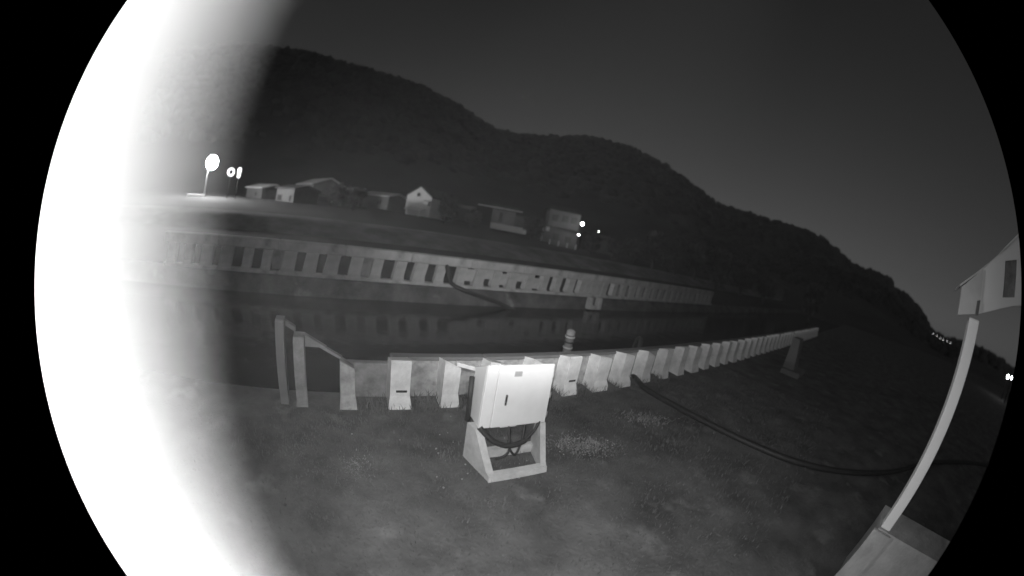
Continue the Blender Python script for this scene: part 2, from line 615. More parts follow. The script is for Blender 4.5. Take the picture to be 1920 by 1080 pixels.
# taller stepped end of the parapet at the left
EC = M['recess']
end = thing('parapet_end', 'broken left end of the near parapet with a sloping rail between two tall posts', 'wall', NO, NA)  # posts and rails take darker colours for the lamp's fall-off at left
inst(buttress_mesh('post', 0.20, 0.26, 0.69, 0.66, 0.05, M['panel'], 0.11), 'post', end, P(-0.74, 0, 0))
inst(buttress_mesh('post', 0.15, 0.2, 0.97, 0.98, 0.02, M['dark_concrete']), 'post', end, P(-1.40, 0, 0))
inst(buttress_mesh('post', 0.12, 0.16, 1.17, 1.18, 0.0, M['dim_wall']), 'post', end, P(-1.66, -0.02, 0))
def rail(s0, z0, s1, z1, h, m):
    MB().prism([P(s0, -.18, z0), P(s0, -.26, z0), P(s0, -.26, z0 + h), P(s0, -.18, z0 + h)], [P(s1, -.18, z1), P(s1, -.26, z1), P(s1, -.26, z1 + h), P(s1, -.18, z1 + h)]).build('rail', m, end)
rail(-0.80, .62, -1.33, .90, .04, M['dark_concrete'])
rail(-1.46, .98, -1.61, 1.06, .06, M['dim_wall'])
MB().prism([P(-1.33, -.16, .80), P(-1.02, -.16, .80), P(-1.33, -.16, .965)], [P(-1.33, -.24, .80), P(-1.02, -.24, .80), P(-1.33, -.24, .965)]).build('gusset', M['recess'], end)
MB().prism([P(.80, -.02, .64), P(.80, -.08, .64), P(.80, -.08, .70), P(.80, -.02, .70)], [P(1.30, -.02, .50), P(1.30, -.08, .50), P(1.30, -.08, .56), P(1.30, -.02, .56)]).build('brace', M['concrete'], par)

# leaning block standing before the parapet far along
bp_ = Vector((9.65, 8.96, 0))
blk = thing('concrete_block', 'tall leaning concrete block standing alone before the far right parapet', 'block', bp_, NA)
MB().prism([(-.35, -.2, 0), (.35, -.2, 0), (.35, .3, 0), (-.35, .3, 0)], [(.0, .0, 1.25), (.75, .0, 1.25), (.75, .3, 1.25), (.0, .3, 1.25)]).build('slab', M['dim_wall'], blk)
MB().box((0.1, -.1, 0.1), (1.3, .8, .2), 0, .03).build('foot', M['dim_wall'], blk)

# ------------------------------------------------------------------ far parapet
far = thing('canal_parapet', 'long grey parapet with evenly spaced posts on the far canal bank', 'wall', FO, FA)
fpitch = 0.86
post_me = buttress_mesh('post', 0.44, 0.30, 0.80, 0.80, 0.08, M['far_concrete'])
for v_ in post_me.vertices:
    v_.co.x += 0.14 * (v_.co.z / 0.8 - 0.5)        # the posts stand slightly aslant
beam_me = MB().box((0, 0, 0), (fpitch * 3 - 0.012, 0.34, 0.36), 0, 0.03).mesh('beam', M['far_concrete'])
kerb_me = MB().box((0, 0, 0), (fpitch * 3 - 0.012, 0.42, 0.12), 0, 0.02).mesh('kerb', M['far_concrete'])
ks = list(range(-17, 25))
pale_bays = {-3: 0.55, -2: 0.7, -1: 0.5, 0: 0.72, 1: 0.45}
back_me = MB().box((0, 0, 0.42), (fpitch - 0.37, 0.06, 0.72), 0, 0.01).mesh('back_panel', M['dim_wall'])
pale_me = MB().box((0, 0, 0), (fpitch - 0.37, 0.07, 0.5), 0, 0.015).mesh('infill_panel', M['far_concrete'])
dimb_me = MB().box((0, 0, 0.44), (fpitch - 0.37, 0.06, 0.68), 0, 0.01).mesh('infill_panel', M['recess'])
solid_me = MB().box((0, 0, 0.40), (fpitch - 0.37, 0.07, 0.78), 0, 0.015).mesh('infill_panel', M['far_concrete'])
for k in ks:
    inst(post_me, 'post', far, P(k * fpitch + random.uniform(-.05, .05), 0, 0), random.uniform(-.08, .08), (random.uniform(.75, 1.2), 1, 1))
    mid = (k + 0.5) * fpitch
    if k in (5, 6):
        inst(solid_me, 'infill_panel', far, P(mid, -0.05, 0))
    elif k in pale_bays:
        inst(pale_me, 'infill_panel', far, P(mid + 0.04, -0.16, pale_bays[k] - 0.06))
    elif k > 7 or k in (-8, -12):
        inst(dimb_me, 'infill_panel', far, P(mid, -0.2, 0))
for k in range(-17, 25, 3):
    inst(beam_me, 'beam', far, P((k + 1) * fpitch, -0.14, 0.98))
    inst(kerb_me, 'kerb', far, P((k + 1) * fpitch, -0.12, 0.02))

c = g(1135, 566)
cb = thing('bank_block', 'pale hollow concrete block on the far bank below the solid panels', 'block', fl(4.9, 0.42, -0.28), FA)
MB().box((-0.32, 0, 0), (0.22, 0.34, 0.62), 0, 0.03).build('side', M['far_concrete'], cb)
MB().box((0.36, 0, 0), (0.26, 0.34, 0.62), 0, 0.03).build('side', M['far_concrete'], cb)
MB().box((0.01, 0, -0.22), (0.43, 0.32, 0.18), 0, 0.03).build('sill', M['far_concrete'], cb)

# ------------------------------------------------------------------ hoses
def hose(name, pts, r, label, cat):
    P_ = [Vector(p) for p in pts]
    out = []
    for i in range(len(P_) - 1):
        p0, p1, p2, p3 = P_[max(i - 1, 0)], P_[i], P_[i + 1], P_[min(i + 2, len(P_) - 1)]
        for k in range(8):
            t_ = k / 8
            out.append(0.5 * ((2 * p1) + (p2 - p0) * t_ + (2 * p0 - 5 * p1 + 4 * p2 - p3) * t_ ** 2 + (3 * p1 - p0 - 3 * p2 + p3) * t_ ** 3))
    out.append(P_[-1])
    return out


root = thing('suction_hose', 'thick black hose lying from the parapet across the near ground', 'hose', (0, 0, 0))
hp = [g(x, y, 0.05) for x, y in ((1186, 702), (1203, 722), (1225, 738), (1300, 779), (1400, 829), (1500, 868), (1600, 886))] + [Vector((7.9, 2.25, .05)), Vector((10.0, 1.9, .05)), Vector((13.0, 0.6, .05)), Vector((17.0, -2.0, .05))]
MB().tube(hose('h', hp, .06, '', ''), 0.062, 10).build('pipe', M['black'], root, True)
e0 = hp[0]
MB().tube(hose('h', [e0 + Vector((0.0, 0.0, 0.02)), e0 + Vector((0.02, .12, .25)), e0 + Vector((.06, .2, .55)), e0 + Vector((.1, .42, .74)), e0 + Vector((.12, .75, .45)), e0 + Vector((.1, .9, -.9))], .05, '', ''), 0.05, 10).build('riser', M['black'], root, True)
MB().torus(e0 + Vector((0, 0.0, 0.02)), 0.07, 0.025, (hp[1] - e0)).build('coupling', M['steel'], root, True)
MB().torus(e0 + Vector((.04, 0.16, 0.4)), 0.058, 0.02, (0.05, .15, .4)).build('coupling', M['steel'], root, True)

root = thing('canal_hose', 'black hose hanging over the far parapet down into the canal', 'hose', (0, 0, 0))
ph = [Vector(fl(-3.2, -0.6, 0.5)), Vector(fl(-3.25, -0.1, 0.82)), Vector(fl(-3.2, 0.14, 0.55)), Vector(fl(-3.0, 0.2, 0.15)), Vector(fl(-2.5, 0.36, -0.05)), Vector(fl(-1.7, 0.5, -0.25)), Vector(fl(-0.9, 0.62, -0.45)), Vector(fl(-0.1, 0.72, -0.75))]
MB().tube(hose('h', ph, .06, '', ''), 0.085, 8).build('pipe', M['black'], root, True)
MB().torus(ph[3], 0.09, 0.025, (0.3, 0, -1)).build('coupling', M['black'], root, True)

# ------------------------------------------------------------------ mooring post in the water
mp = pol(8.6, 9.0)
root = thing('mooring_post', 'small pale ringed post standing in the canal just behind the parapet', 'post', (mp.x, mp.y, WATER))
MB().tube([(0, 0, -.6), (0, 0, 0.86)], 0.115, 12).build('pile', M['dim_wall'], root, True)
for z in (0.3, 0.5, 0.66, 0.80):
    MB().torus((0, 0, z), 0.12, 0.022, (0, 0, 1)).build('ring', M['far_concrete'] if z != 0.66 else M['black'], root, True)
MB().tube([(0, 0, .86), (0, 0, .96), (0, 0, 1.0)], [0.12, 0.12, 0.06], 12).build('cap', M['recess'], root)

# ------------------------------------------------------------------ control cabinet on its concrete stand
CU = Vector((0.86, 0.51, 0)); CN = Vector((0.51, -0.86, 0))
CA = atan2(0.51, 0.86)


def cl(a, n, z=0.0):             # along, offset towards the camera, world
    return CU * a + CN * n + Vector((0, 0, z))


AX0, AX1, FRONT = 1.43, 2.27, -2.86
cc = cl((AX0 + AX1) / 2, FRONT)
cab = thing('control_cabinet', 'white metal control cabinet with a dark handle standing before the parapet', 'cabinet', cc, CA)
# local: x along, -y towards the camera
cw = AX1 - AX0
LEAN = 0.0
def lean_box(mb, x0, x1, y0, y1, z0, z1, bev=0.008):
    """box that narrows a little upward and whose top slopes down to the back"""
    n0 = len(mb.v)
    mb.box(((x0 + x1) / 2, (y0 + y1) / 2, (z0 + z1) / 2), (x1 - x0, y1 - y0, z1 - z0), 0, bev)
    for i in range(n0, len(mb.v)):
        x, y, z = mb.v[i]
        k = (z - 0.5) / 0.77
        x = x - 0.05 * k * (x / cw + 0.5)
        if z > 1.2: z -= 0.5 * max(0, y - 0.02)
        mb.v[i] = (x, y, z)
    return mb
lean_box(MB(), -cw / 2, cw / 2, 0.03, 0.33, 0.5, 1.27, 0.012).build('body', M['cabinet'], cab)
lean_box(MB(), -cw / 2 - 0.004, -cw / 2 + 0.13, 0.0, 0.028, 0.505, 1.272, 0.006).build('door', M['cabinet'], cab)
lean_box(MB(), -cw / 2 + 0.134, cw / 2 + 0.004, -0.004, 0.028, 0.505, 1.272, 0.006).build('door', M['cabinet'], cab)
for z in (0.62, 0.88, 1.14):
    MB().tube([(cw / 2 - 0.05 * (z - .5) / .77 + 0.008, -0.004, z - .035), (cw / 2 - 0.05 * (z - .5) / .77 + 0.008, -0.004, z + .035)], 0.009, 8).build('hinge', M['steel'], cab)
hd = lean_box(MB(), -0.165, -0.143, -0.022, -0.006, 0.80, 0.93, 0.004).build('handle', M['black'], cab)
lean_box(MB(), -0.10, -0.005, -0.012, -0.0055, 1.145, 1.205, 0.002).build('name_plate', M['plate'], cab)
MB().tube([(-cw / 2 - 0.035, 0.25, 0.46), (-cw / 2 - 0.035, 0.27, 0.75), (-cw / 2 - 0.03, 0.30, 1.0)], 0.032, 8).build('conduit', M['black'], cab, True)
MB().box((-0.02, 0.12, 0.47), (0.22, 0.12, 0.055), 0, 0.01).build('gland_box', M['cabinet'], cab)

st = thing('concrete_stand', 'open concrete stand with sloping sides under the white cabinet', 'stand', cc, CA)
def T(a, n, z):                  # to the stand's local frame
    return (a - (AX0 + AX1) / 2, -(n - FRONT), z)
def side(a_f, a_b, name, th):
    # outline in (n, z) from the toe at the front to the back; a varies linearly with n (splayed)
    n_f, n_b = -2.545, -3.02
    prof = [(n_f, 0.0), (n_f, 0.085), (n_f - 0.03, 0.10), (-2.84, 0.47), (-2.86, 0.495), (n_b, 0.495), (n_b, 0.0)]
    A = lambda n: a_f + (a_b - a_f) * (n - n_f) / (n_b - n_f)
    r1 = [T(A(n) - th / 2, n, z) for n, z in prof]
    r2 = [T(A(n) + th / 2, n, z) for n, z in prof]
    return MB().prism(r2, r1).build(name, M['stand'], st)
side(1.50, 1.40, 'side_plate', 0.085)
side(2.17, 2.29, 'side_plate', 0.075)
MB().prism([T(1.46, -2.60, 0), T(2.205, -2.60, 0), T(2.205, -2.50, 0), T(1.46, -2.50, 0)][::-1], [T(1.46, -2.60, .082), T(2.205, -2.60, .082), T(2.205, -2.52, .076), T(1.46, -2.52, .076)][::-1]).build('front_bar', M['stand'], st)
MB().prism([T(1.43, -3.0, 0), T(2.27, -3.0, 0), T(2.27, -2.93, 0), T(1.43, -2.93, 0)][::-1], [T(1.43, -3.0, .12), T(2.27, -3.0, .12), T(2.27, -2.93, .12), T(1.43, -2.93, .12)][::-1]).build('back_plate', M['stand'], st)

def cable(name, pts, r, label):
    o = MB().tube(hose('c', pts, r, '', ''), r, 7).build('cable', M['black'], None, True)
    return tag(o, label, 'cable', 'cables under the cabinet')
mid_a = (AX0 + AX1) / 2
cable('c', [cl(1.44, -2.87, .52), cl(1.55, -2.80, .40), cl(1.72, -2.76, .31), cl(1.88, -2.76, .30), cl(2.0, -2.78, .33)], 0.034, 'thickest black cable sagging from the left under the white cabinet')
cable('c', [cl(2.2, -2.87, .52), cl(2.13, -2.83, .42), cl(2.0, -2.79, .33), cl(1.86, -2.77, .295), cl(1.7, -2.80, .30)], 0.018, 'black cable curving down from the right end of the cabinet')
cable('c', [cl(1.80, -2.86, .50), cl(1.79, -2.80, .38), cl(1.80, -2.76, .26), cl(1.75, -2.74, .17), cl(1.63, -2.74, .13)], 0.016, 'black cable dropping straight down then bending left on the grass')
cable('c', [cl(2.0, -2.86, .50), cl(1.97, -2.80, .36), cl(1.92, -2.76, .22), cl(1.87, -2.74, .16), cl(1.80, -2.75, .25), cl(1.78, -2.79, .36)], 0.015, 'black cable hanging in a loop below the middle of the cabinet')

# ------------------------------------------------------------------ roofed gate with a white post at the right
sp = pol(78.6, 4.0)
gate = thing('gate_shelter', 'roofed shelter with white post on a concrete base at far right', 'shelter', (0, 0, 0))
d_away = Vector((0.42, -0.90, 0)).normalized()      # along its front, away from the post
d_in = Vector((d_away.y * -1, d_away.x, 0)) * 1.0
if d_in.dot(sp) < 0: d_in = -d_in                   # into the shelter, away from the camera
o = sp
pw = 0.155
pz0, pz1 = 0.82, zel(4.0, 5.2)
rz = atan2(d_away.y, d_away.x)
MB().box((o.x, o.y, (pz0 + pz1) / 2), (pw, pw, pz1 - pz0), rz, 0.008).build('post', M['white'], gate)
# base: wall block
def fr(a, d, z):                 # along the front from the post, depth inward
    q = o + d_away * a + d_in * d
    return (q.x, q.y, z)
MB().prism([fr(-.10, -.10, -.05), fr(2.6, -.10, -.05), fr(2.6, .5, -.05), fr(-.10, .5, -.05)], [fr(-.10, -.10, .815), fr(2.6, -.10, .815), fr(2.6, .5, .815), fr(-.10, .5, .815)]).build('base', M['far_concrete'], gate)
MB().prism([fr(-.16, -.15, -.05), fr(.14, -.15, -.05), fr(.14, -.102, -.05), fr(-.16, -.102, -.05)], [fr(-.16, -.15, .80), fr(.14, -.15, .80), fr(.14, -.102, .80), fr(-.16, -.102, .80)]).build('pilaster', M['far_concrete'], gate)
# gable board: lower edge rises away from the post, upper edge follows the roof slope
def az_a(az):                     # distance along the front (at depth d) whose azimuth is az
    s_, c_ = sin(radians(az)), cos(radians(az))
    return (s_ * o.y - c_ * o.x) / (c_ * d_away.x - s_ * d_away.y)
def fz(az, el):
    a = az_a(az); q = o + d_away * a
    return a, zel(hypot(q.x, q.y), el)
def board(name, pts, d0, d1, m):
    pts = [fz(*p) for p in pts]
    return MB().prism([fr(a, d0, z) for a, z in pts], [fr(a, d1, z) for a, z in pts]).build(name, m, gate)
board('gable_board', [(79.0, 5.9), (83.9, 7.6), (83.9, 15.0), (80.1, 12.2), (79.0, 11.5)], -0.07, 0.0, M['render'])
board('gable_board', [(83.9, 7.6), (86.6, 8.4), (86.6, 9.4), (83.9, 8.9)], -0.07, 0.0, M['render'])
board('gable_board', [(86.6, 8.4), (93, 9.6), (93, 19.5), (86.6, 16.7)], -0.07, 0.0, M['render'])
board('gable_board', [(83.9, 13.3), (86.6, 13.8), (86.6, 16.7), (83.9, 15.0)], -0.07, 0.0, M['render'])
board('window', [(83.9, 8.9), (86.6, 9.4), (86.6, 13.8), (83.9, 13.3)], -0.055, -0.02, M['dark_concrete'])
board('eave_end', [(74.9, 4.9), (79.0, 5.9), (79.0, 11.5), (74.9, 8.5)], -0.11, -0.03, M['board'])
board('bracket', [(78.4, 5.6), (79.0, 5.7), (79.0, 7.6), (78.4, 7.4)], -0.13, -0.112, M['dim_wall'])
a0, z0 = fz(74.6, 8.55); a1, z1 = fz(93, 19.8)
MB().prism([fr(a0, -.07, z0), fr(a1, -.07, z1), fr(a1, .35, z1), fr(a0, .35, z0)], [fr(a0, -.07, z0 + .02), fr(a1, -.07, z1 + .02), fr(a1, .35, z1 + .02), fr(a0, .35, z0 + .02)]).build('roof', M['board'], gate)

# ------------------------------------------------------------------ added white pillar at the lens, stands in for the bright left glare
pil = thing('glare_pillar', 'added white pillar standing in for the blurred glare at the left edge', 'pillar', (0, 0, 0))
px1, py1 = -0.0450, 0.0156
def rpoly(x0, y0, x1, y1, r, n=6):
    out = []
    for cx, cy, a0_ in ((x1 - r, y0 + r, -pi / 2), (x1 - r, y1 - r, 0), (x0 + r, y1 - r, pi / 2), (x0 + r, y0 + r, pi)):
        for k in range(n + 1):
            a = a0_ + k * pi / 2 / n
            out.append((cx + r * cos(a), cy + r * sin(a)))
    return out
ring = rpoly(-0.42, -0.30, px1, py1, 0.006)
MB().prism([(x, y, 0.12) for x, y in ring], [(x, y, 3.6) for x, y in ring]).build('shaft', M['white'], pil)
ring = rpoly(-0.45, -0.33, px1 + .02, py1 + .02, 0.015)
MB().prism([(x, y, -0.05) for x, y in ring], [(x, y, 0.118) for x, y in ring]).build('foot', M['white'], pil)
ring = rpoly(-0.45, -0.33, px1 + .02, py1 + .02, 0.015)
MB().prism([(x, y, 3.602) for x, y in ring], [(x, y, 3.72) for x, y in ring]).build('cap', M['white'], pil)


# ------------------------------------------------------------------ houses across the canal
def house(name, label, cat, az, dist, w, d, h, rise, face, wall, roof, zb=None, wins=(), overhang=0.35, gable_front=True, group=None):
    """front face centred at (az, dist); `face` is the heading the front looks to, in degrees from -y"""
    p = pol(az, dist)
    z = (far_z(p.x, p.y) - 0.3) if zb is None else zb
    r = thing(name, label, cat, (p.x, p.y, z), radians(face), group)
    # walls with the gable ends; local: x across the front, +y to the back
    if gable_front:
        prof = [(-w / 2, 0), (w / 2, 0), (w / 2, h), (0, h + rise), (-w / 2, h)]
        MB().prism([(x, 0, zz) for x, zz in prof], [(x, d, zz) for x, zz in prof]).build('wall', M[wall], r)
        for s in (-1, 1):
            k = rise / (w / 2)
            x1 = s * (w / 2 + overhang)
            MB().prism([(0, -overhang, h + rise + .02), (x1, -overhang, h - k * overhang + .02), (x1, -overhang, h - k * overhang + .16), (0, -overhang, h + rise + .18)][::s],
                       [(0, d + overhang, h + rise + .02), (x1, d + overhang, h - k * overhang + .02), (x1, d + overhang, h - k * overhang + .16), (0, d + overhang, h + rise + .18)][::s]).build('roof', M[roof], r)
    else:
        prof = [(0, 0), (d, 0), (d, h), (d / 2, h + rise), (0, h)]
        MB().prism([(w / 2, y, zz) for y, zz in prof], [(-w / 2, y, zz) for y, zz in prof]).build('wall', M[wall], r)
        k = rise / (d / 2)
        for s in (-1, 1):
            y0, y1 = d / 2, (-overhang if s < 0 else d + overhang)
            W2 = w / 2 + overhang
            MB().prism([(-W2, y0, h + rise + .02), (-W2, y1, h - k * overhang + .02), (-W2, y1, h - k * overhang + .16), (-W2, y0, h + rise + .18)][::s],
                       [(W2, y0, h + rise + .02), (W2, y1, h - k * overhang + .02), (W2, y1, h - k * overhang + .16), (W2, y0, h + rise + .18)][::s]).build('roof', M[roof], r)
    for x, zc, ww, wh, gm in wins:
        f = MB().box((x, -0.03, zc), (ww, 0.10, wh), 0, 0.02).build('window', M[wall], r)
        MB().box((x, -0.085, zc), (ww - .16, 0.05, wh - .16)).build('pane', M[gm], f)
    return r


hA = house('gable_house', 'pale gabled house brightest of the row with one small attic window', 'house', -20.4, 46, 4.0, 6.5, 2.55, 1.25, -14, 'render', 'roof', zb=2.45, wins=((-0.1, 2.75, .62, .62, 'dark'),), overhang=0.1)
MB().prism([(-1.2, -1.3, .62), (1.4, -1.3, .62), (1.4, -.02, .95), (-1.2, -.02, .95)], [(-1.2, -1.3, .72), (1.4, -1.3, .72), (1.4, -.02, 1.05), (-1.2, -.02, 1.05)]).build('porch_roof', M['render'], hA)
MB().box((1.25, -1.2, .25), (.12, .12, .74)).build('porch_post', M['render'], hA)
MB().box((-1.05, -1.2, .25), (.12, .12, .74)).build('porch_post', M['dark'], hA)
MB().box((1.55, -.25, 1.7), (.7, .5, .55), 0, .02).build('air_conditioner', M['render'], hA)
MB().box((1.55, -.25, 2.05), (.9, .6, .07)).build('hood', M['dark'], hA)

hB = house('balcony_house', 'low grey house with a long pale balcony wall right of the gabled house', 'house', -6.2, 48, 3.2, 5, 2.25, 0.6, 4, 'grey_wall', 'roof', zb=2.9, wins=((-0.35, 1.2, .6, 1.5, 'glass'),), gable_front=False)
MB().box((1.0, -0.75, -0.1), (4.9, 0.16, .8), 0, .02).build('balcony_wall', M['render'], hB)
MB().box((1.0, -0.42, -0.5), (4.6, 0.8, .14)).build('balcony_floor', M['dim_wall'], hB)
MB().box((-0.6, -.5, 2.42), (6.2, .12, .12)).build('gutter', M['render'], hB)
MB().box((2.4, 1.2, .9), (1.6, 2.6, 1.9)).build('annexe', M['dim_wall'], hB)

hC = thing('apartment_building', 'tall two storey grey building beside the bright lamp across the canal', 'building', pol(3.6, 50, 1.2), radians(4))
MB().box((0, 3, 1.5), (5.4, 6, 3.0), 0, .04).build('lower_storey', M['grey_wall'], hC)
MB().box((0.15, 3.1, 4.3), (4.6, 5.6, 2.5), 0, .04).build('upper_storey', M['grey_wall'], hC)
MB().prism([(-2.6, -.2, 5.56), (2.9, -.2, 5.56), (2.9, 6.2, 5.56), (-2.6, 6.2, 5.56)], [(-2.0, 1.6, 6.3), (2.3, 1.6, 6.3), (2.3, 4.6, 6.3), (-2.0, 4.6, 6.3)]).build('roof', M['roof'], hC)
MB().box((0.1, -0.25, 3.06), (5.6, .5, .10)).build('ledge', M['dim_wall'], hC)
MB().box((-2.0, -0.08, 2.6), (.5, .14, .6)).build('sign_board', M['render'], hC)
for x, z in ((-1.2, 4.4), (.3, 4.5), (1.6, 4.5), (-.6, 1.7), (1.2, 1.6)):
    f = MB().box((x, .26 if z > 3 else -.03, z), (.85, .1, .9), 0, .02).build('window', M['dim_wall'], hC)
    MB().box((x, .2 if z > 3 else -.09, z), (.7, .06, .75)).build('pane', M['dim_wall'], f)
MB().tube([(-2.62, -.12, .1), (-2.62, -.12, 2.9)], .05, 6).build('drainpipe', M['render'], hC)
MB().tube([(-2.3, .2, 3.2), (-2.3, .2, 5.4)], .05, 6).build('drainpipe', M['grey_wall'], hC)

fence = thing('plank_fence', 'low pale fence with four posts before the tall grey building', 'fence', pol(4.2, 45, 1.5), radians(4))
for i in range(4):
    MB().box((-1.7 + i * 1.15, 0, .45), (.12, .12, .9), 0, .01).build('fence_post', M['render'], fence)
for z in (.3, .6):
    MB().box((0.05, .09, z), (3.7, .05, .2)).build('rail', M['grey_wall'], fence)

house('long_roof_house', 'long low house with a faint pale roof high on the left', 'house', -39.8, 60, 9.0, 6, 1.6, 1.1, -32, 'dim_wall', 'metal_roof', zb=3.6, gable_front=False, wins=((-2, .8, .8, .8, 'glass'), (2, .8, .8, .8, 'glass')))
house('shop', 'dim low shop with two dark front windows left of the long roof', 'building', -43.0, 50, 4.2, 5, 2.0, 0.5, -8, 'dim_wall', 'roof', zb=1.9, gable_front=False, wins=((-1.2, .7, 1.1, .9, 'glass'), (1.4, .7, .5, .9, 'glass')))
house('shed', 'dark shed with a pale sheet metal roof left of the gabled house', 'shed', -27.6, 52, 5.6, 4, 1.9, 0.5, -18, 'dim_wall', 'metal_roof', zb=2.6, gable_front=False, wins=((1.0, .9, .6, .6, 'glass'),))
house('cottage', 'small dark cottage with a pale roof edge right of the gabled house', 'house', -13.4, 52, 3.2, 4, 1.8, 0.35, 0, 'dim_wall', 'metal_roof', zb=2.8, gable_front=False, wins=((-.6, .9, .6, .6, 'glass'),))
house('garage', 'dark low garage right of the bright building lamp', 'garage', 10.6, 52, 3.6, 5, 2.1, 0.5, 10, 'dim_wall', 'roof', zb=1.9, gable_front=False, wins=((-.8, .9, 1.2, .9, 'glass'),))
house('storehouse', 'dim storehouse with a pale roof edge left of the dim shop', 'building', -48.5, 56, 5.0, 5, 1.8, 0.6, -10, 'roof', 'metal_roof', zb=1.9, gable_front=False, wins=((0.8, .9, .6, .6, 'glass'),))
house('low_house', 'low dark house between the long roof and the pale sheet metal roof', 'house', -34.2, 56, 4.6, 5, 1.5, 0.7, -28, 'dim_wall', 'roof', zb=2.2, gable_front=False, wins=((-1.2, .8, .6, .7, 'window_lit'), (.9, .8, .5, .5, 'glass')))
house('boathouse', 'dim pale boathouse far along the canal at right', 'boathouse', 42.5, 62, 4.2, 6, 2.0, 0.8, 38, 'dim_wall', 'roof', zb=1.6, gable_front=False, wins=((-1.0, 1.0, 1.0, .9, 'glass'), (1.0, 1.0, .8, .9, 'glass')))


# ------------------------------------------------------------------ lamps
def street_lamp(name, label, az, dist, el, rad, m, base_z, arm=0.0, group=None):
    p = pol(az, dist)
    z = zel(dist, el)
    r = thing(name, label, 'street lamp', (p.x, p.y, base_z), 0, group)
    h = z - base_z
    MB().tube([(arm, 0, -0.3), (arm, 0, h * .5), (arm, 0, h - rad * .6)], [.16, .12, .08], 8).build('pole', M['dark'], r)
    if arm:
        MB().tube([(arm, 0, h - rad * .7), (0, 0, h)], .05, 6).build('arm', M['dark'], r)
    MB().sphere((0, 0, h), rad, 18, 12).build('lamp_globe', m, r, True)
    MB().tube([(0, 0, h + rad * .93), (0, 0, h + rad * 1.15)], [rad * .45, rad * .2], 10).build('lamp_cap', M['steel'], r)
    return r


street_lamp('street_lamp', 'dazzling street lamp on a dark pole, brightest light at left', -57.0, 46, 4.3, 0.85, M['lamp'], 1.5, -.7)
street_lamp('street_lamp', 'round white lamp beside the tall grey building', 6.75, 48, 3.3, 0.19, M['lamp2'], 1.6)
street_lamp('street_lamp', 'small low lamp under the round white lamp of the building', 6.5, 46, 1.4, 0.08, M['lamp2'], 1.5)
street_lamp('street_lamp', 'tiny lamp right of the building, just above the garage', 9.6, 46, 2.6, 0.035, M['lamp2'], 1.6)
street_lamp('street_lamp', 'larger of the twin lamps at the far right rim', 88.7, 60, 0.35, 0.2, M['lamp2'], 0.0)
street_lamp('street_lamp', 'smaller of the twin lamps at the far right rim', 89.6, 56, 0.4, 0.11, M['lamp2'], 0.0)
for i, (px_, py_) in enumerate(((1750, 626), (1757, 630), (1763, 634), (1769, 637), (1776, 640), (1782, 643))):
    v = dirn(px_, py_)
    az_, el_ = degrees(atan2(v.x, v.y)), degrees(asin(v.z))
    street_lamp('shore_lamp', ('first', 'second', 'third', 'fourth', 'fifth', 'last')[i] + ' tiny lamp from the left in the row along the distant shore', az_, 185, el_, 0.15, M['dot'], 0.0, 0, 'lamps along the distant shore')

# lit ring sign and lit tube at the left
p = pol(-53.2, 44)
r = thing('ring_sign', 'small glowing ring sign right of the dazzling street lamp', 'sign', (p.x, p.y, 1.6))
zc = zel(44, 3.15) - 1.6
MB().tube([(0, 0, -.2), (0, 0, zc - .35)], .06, 6).build('pole', M['dark'], r)
MB().torus((0, 0, zc), .40, .085, (-.8, .6, 0)).build('lit_ring', M['lamp3'], r, True)
p = pol(-51.7, 44)
r = thing('tube_light', 'short upright glowing tube light beside the ring sign', 'light', (p.x, p.y, 1.6))
zc = zel(44, 3.15) - 1.6
MB().tube([(0, 0, -.2), (0, 0, zc - .62)], .06, 6).build('pole', M['dark'], r)
MB().tube([(0, 0, zc - .6), (0, 0, zc - .5), (0, 0, zc + .45), (0, 0, zc + .6)], [.1, .2, .24, .12], 12).build('lit_tube', M['lamp3'], r, True)

# pale low walls under the street lamp
p = pol(-59.0, 46)
r = thing('boundary_wall', 'pale low wall lit under the dazzling street lamp, left of its pole', 'wall', (p.x, p.y, 1.3), radians(59))
MB().box((0, 0, .5), (2.6, .25, .75), 0, .03).build('wall_panel', M['render'], r)
MB().box((0, 0, .92), (2.7, .33, .08), 0, .02).build('coping', M['render'], r)
p = pol(-56.3, 46)
r = thing('boundary_wall', 'pale low wall lit under the street lamp, right of its pole', 'wall', (p.x, p.y, 1.1), radians(56))
MB().prism([(-.9, 0, -.3), (.1, 0, -.2), (1.1, 0, .75), (-.9, 0, .75)], [(-.9, .25, -.3), (.1, .25, -.2), (1.1, .25, .75), (-.9, .25, .75)]).build('wall_panel', M['render'], r)
MB().box((.1, .12, .81), (2.1, .33, .09), 0, .02).build('coping', M['render'], r)


# ------------------------------------------------------------------ trees and bushes
def leaf_mesh(name, rx, ry, rz_, n, size, material, seed, zc):
    r_ = np.random.default_rng(seed)
    clumps = r_.normal(0, 1, (14, 3)); clumps /= np.linalg.norm(clumps, axis=1)[:, None]
    clumps *= r_.uniform(0.35, 0.85, (14, 1))
    cs = clumps[r_.integers(0, 14, n)] + r_.normal(0, 0.20, (n, 3))
    cs = cs * np.array([rx, ry, rz_]) + np.array([0, 0, zc])
    a = r_.normal(0, 1, (n, 3)); a /= np.linalg.norm(a, axis=1)[:, None]
    b_ = np.cross(a, r_.normal(0, 1, (n, 3))); b_ /= np.linalg.norm(b_, axis=1)[:, None]
    s = size * r_.uniform(0.6, 1.4, (n, 1))
    v = np.stack([cs - a * s, cs - b_ * s * .45, cs + a * s, cs + b_ * s * .45], 1).reshape(-1, 3)
    f = np.arange(n * 4).reshape(-1, 4)
    return fast_mesh(name, v, f, material)


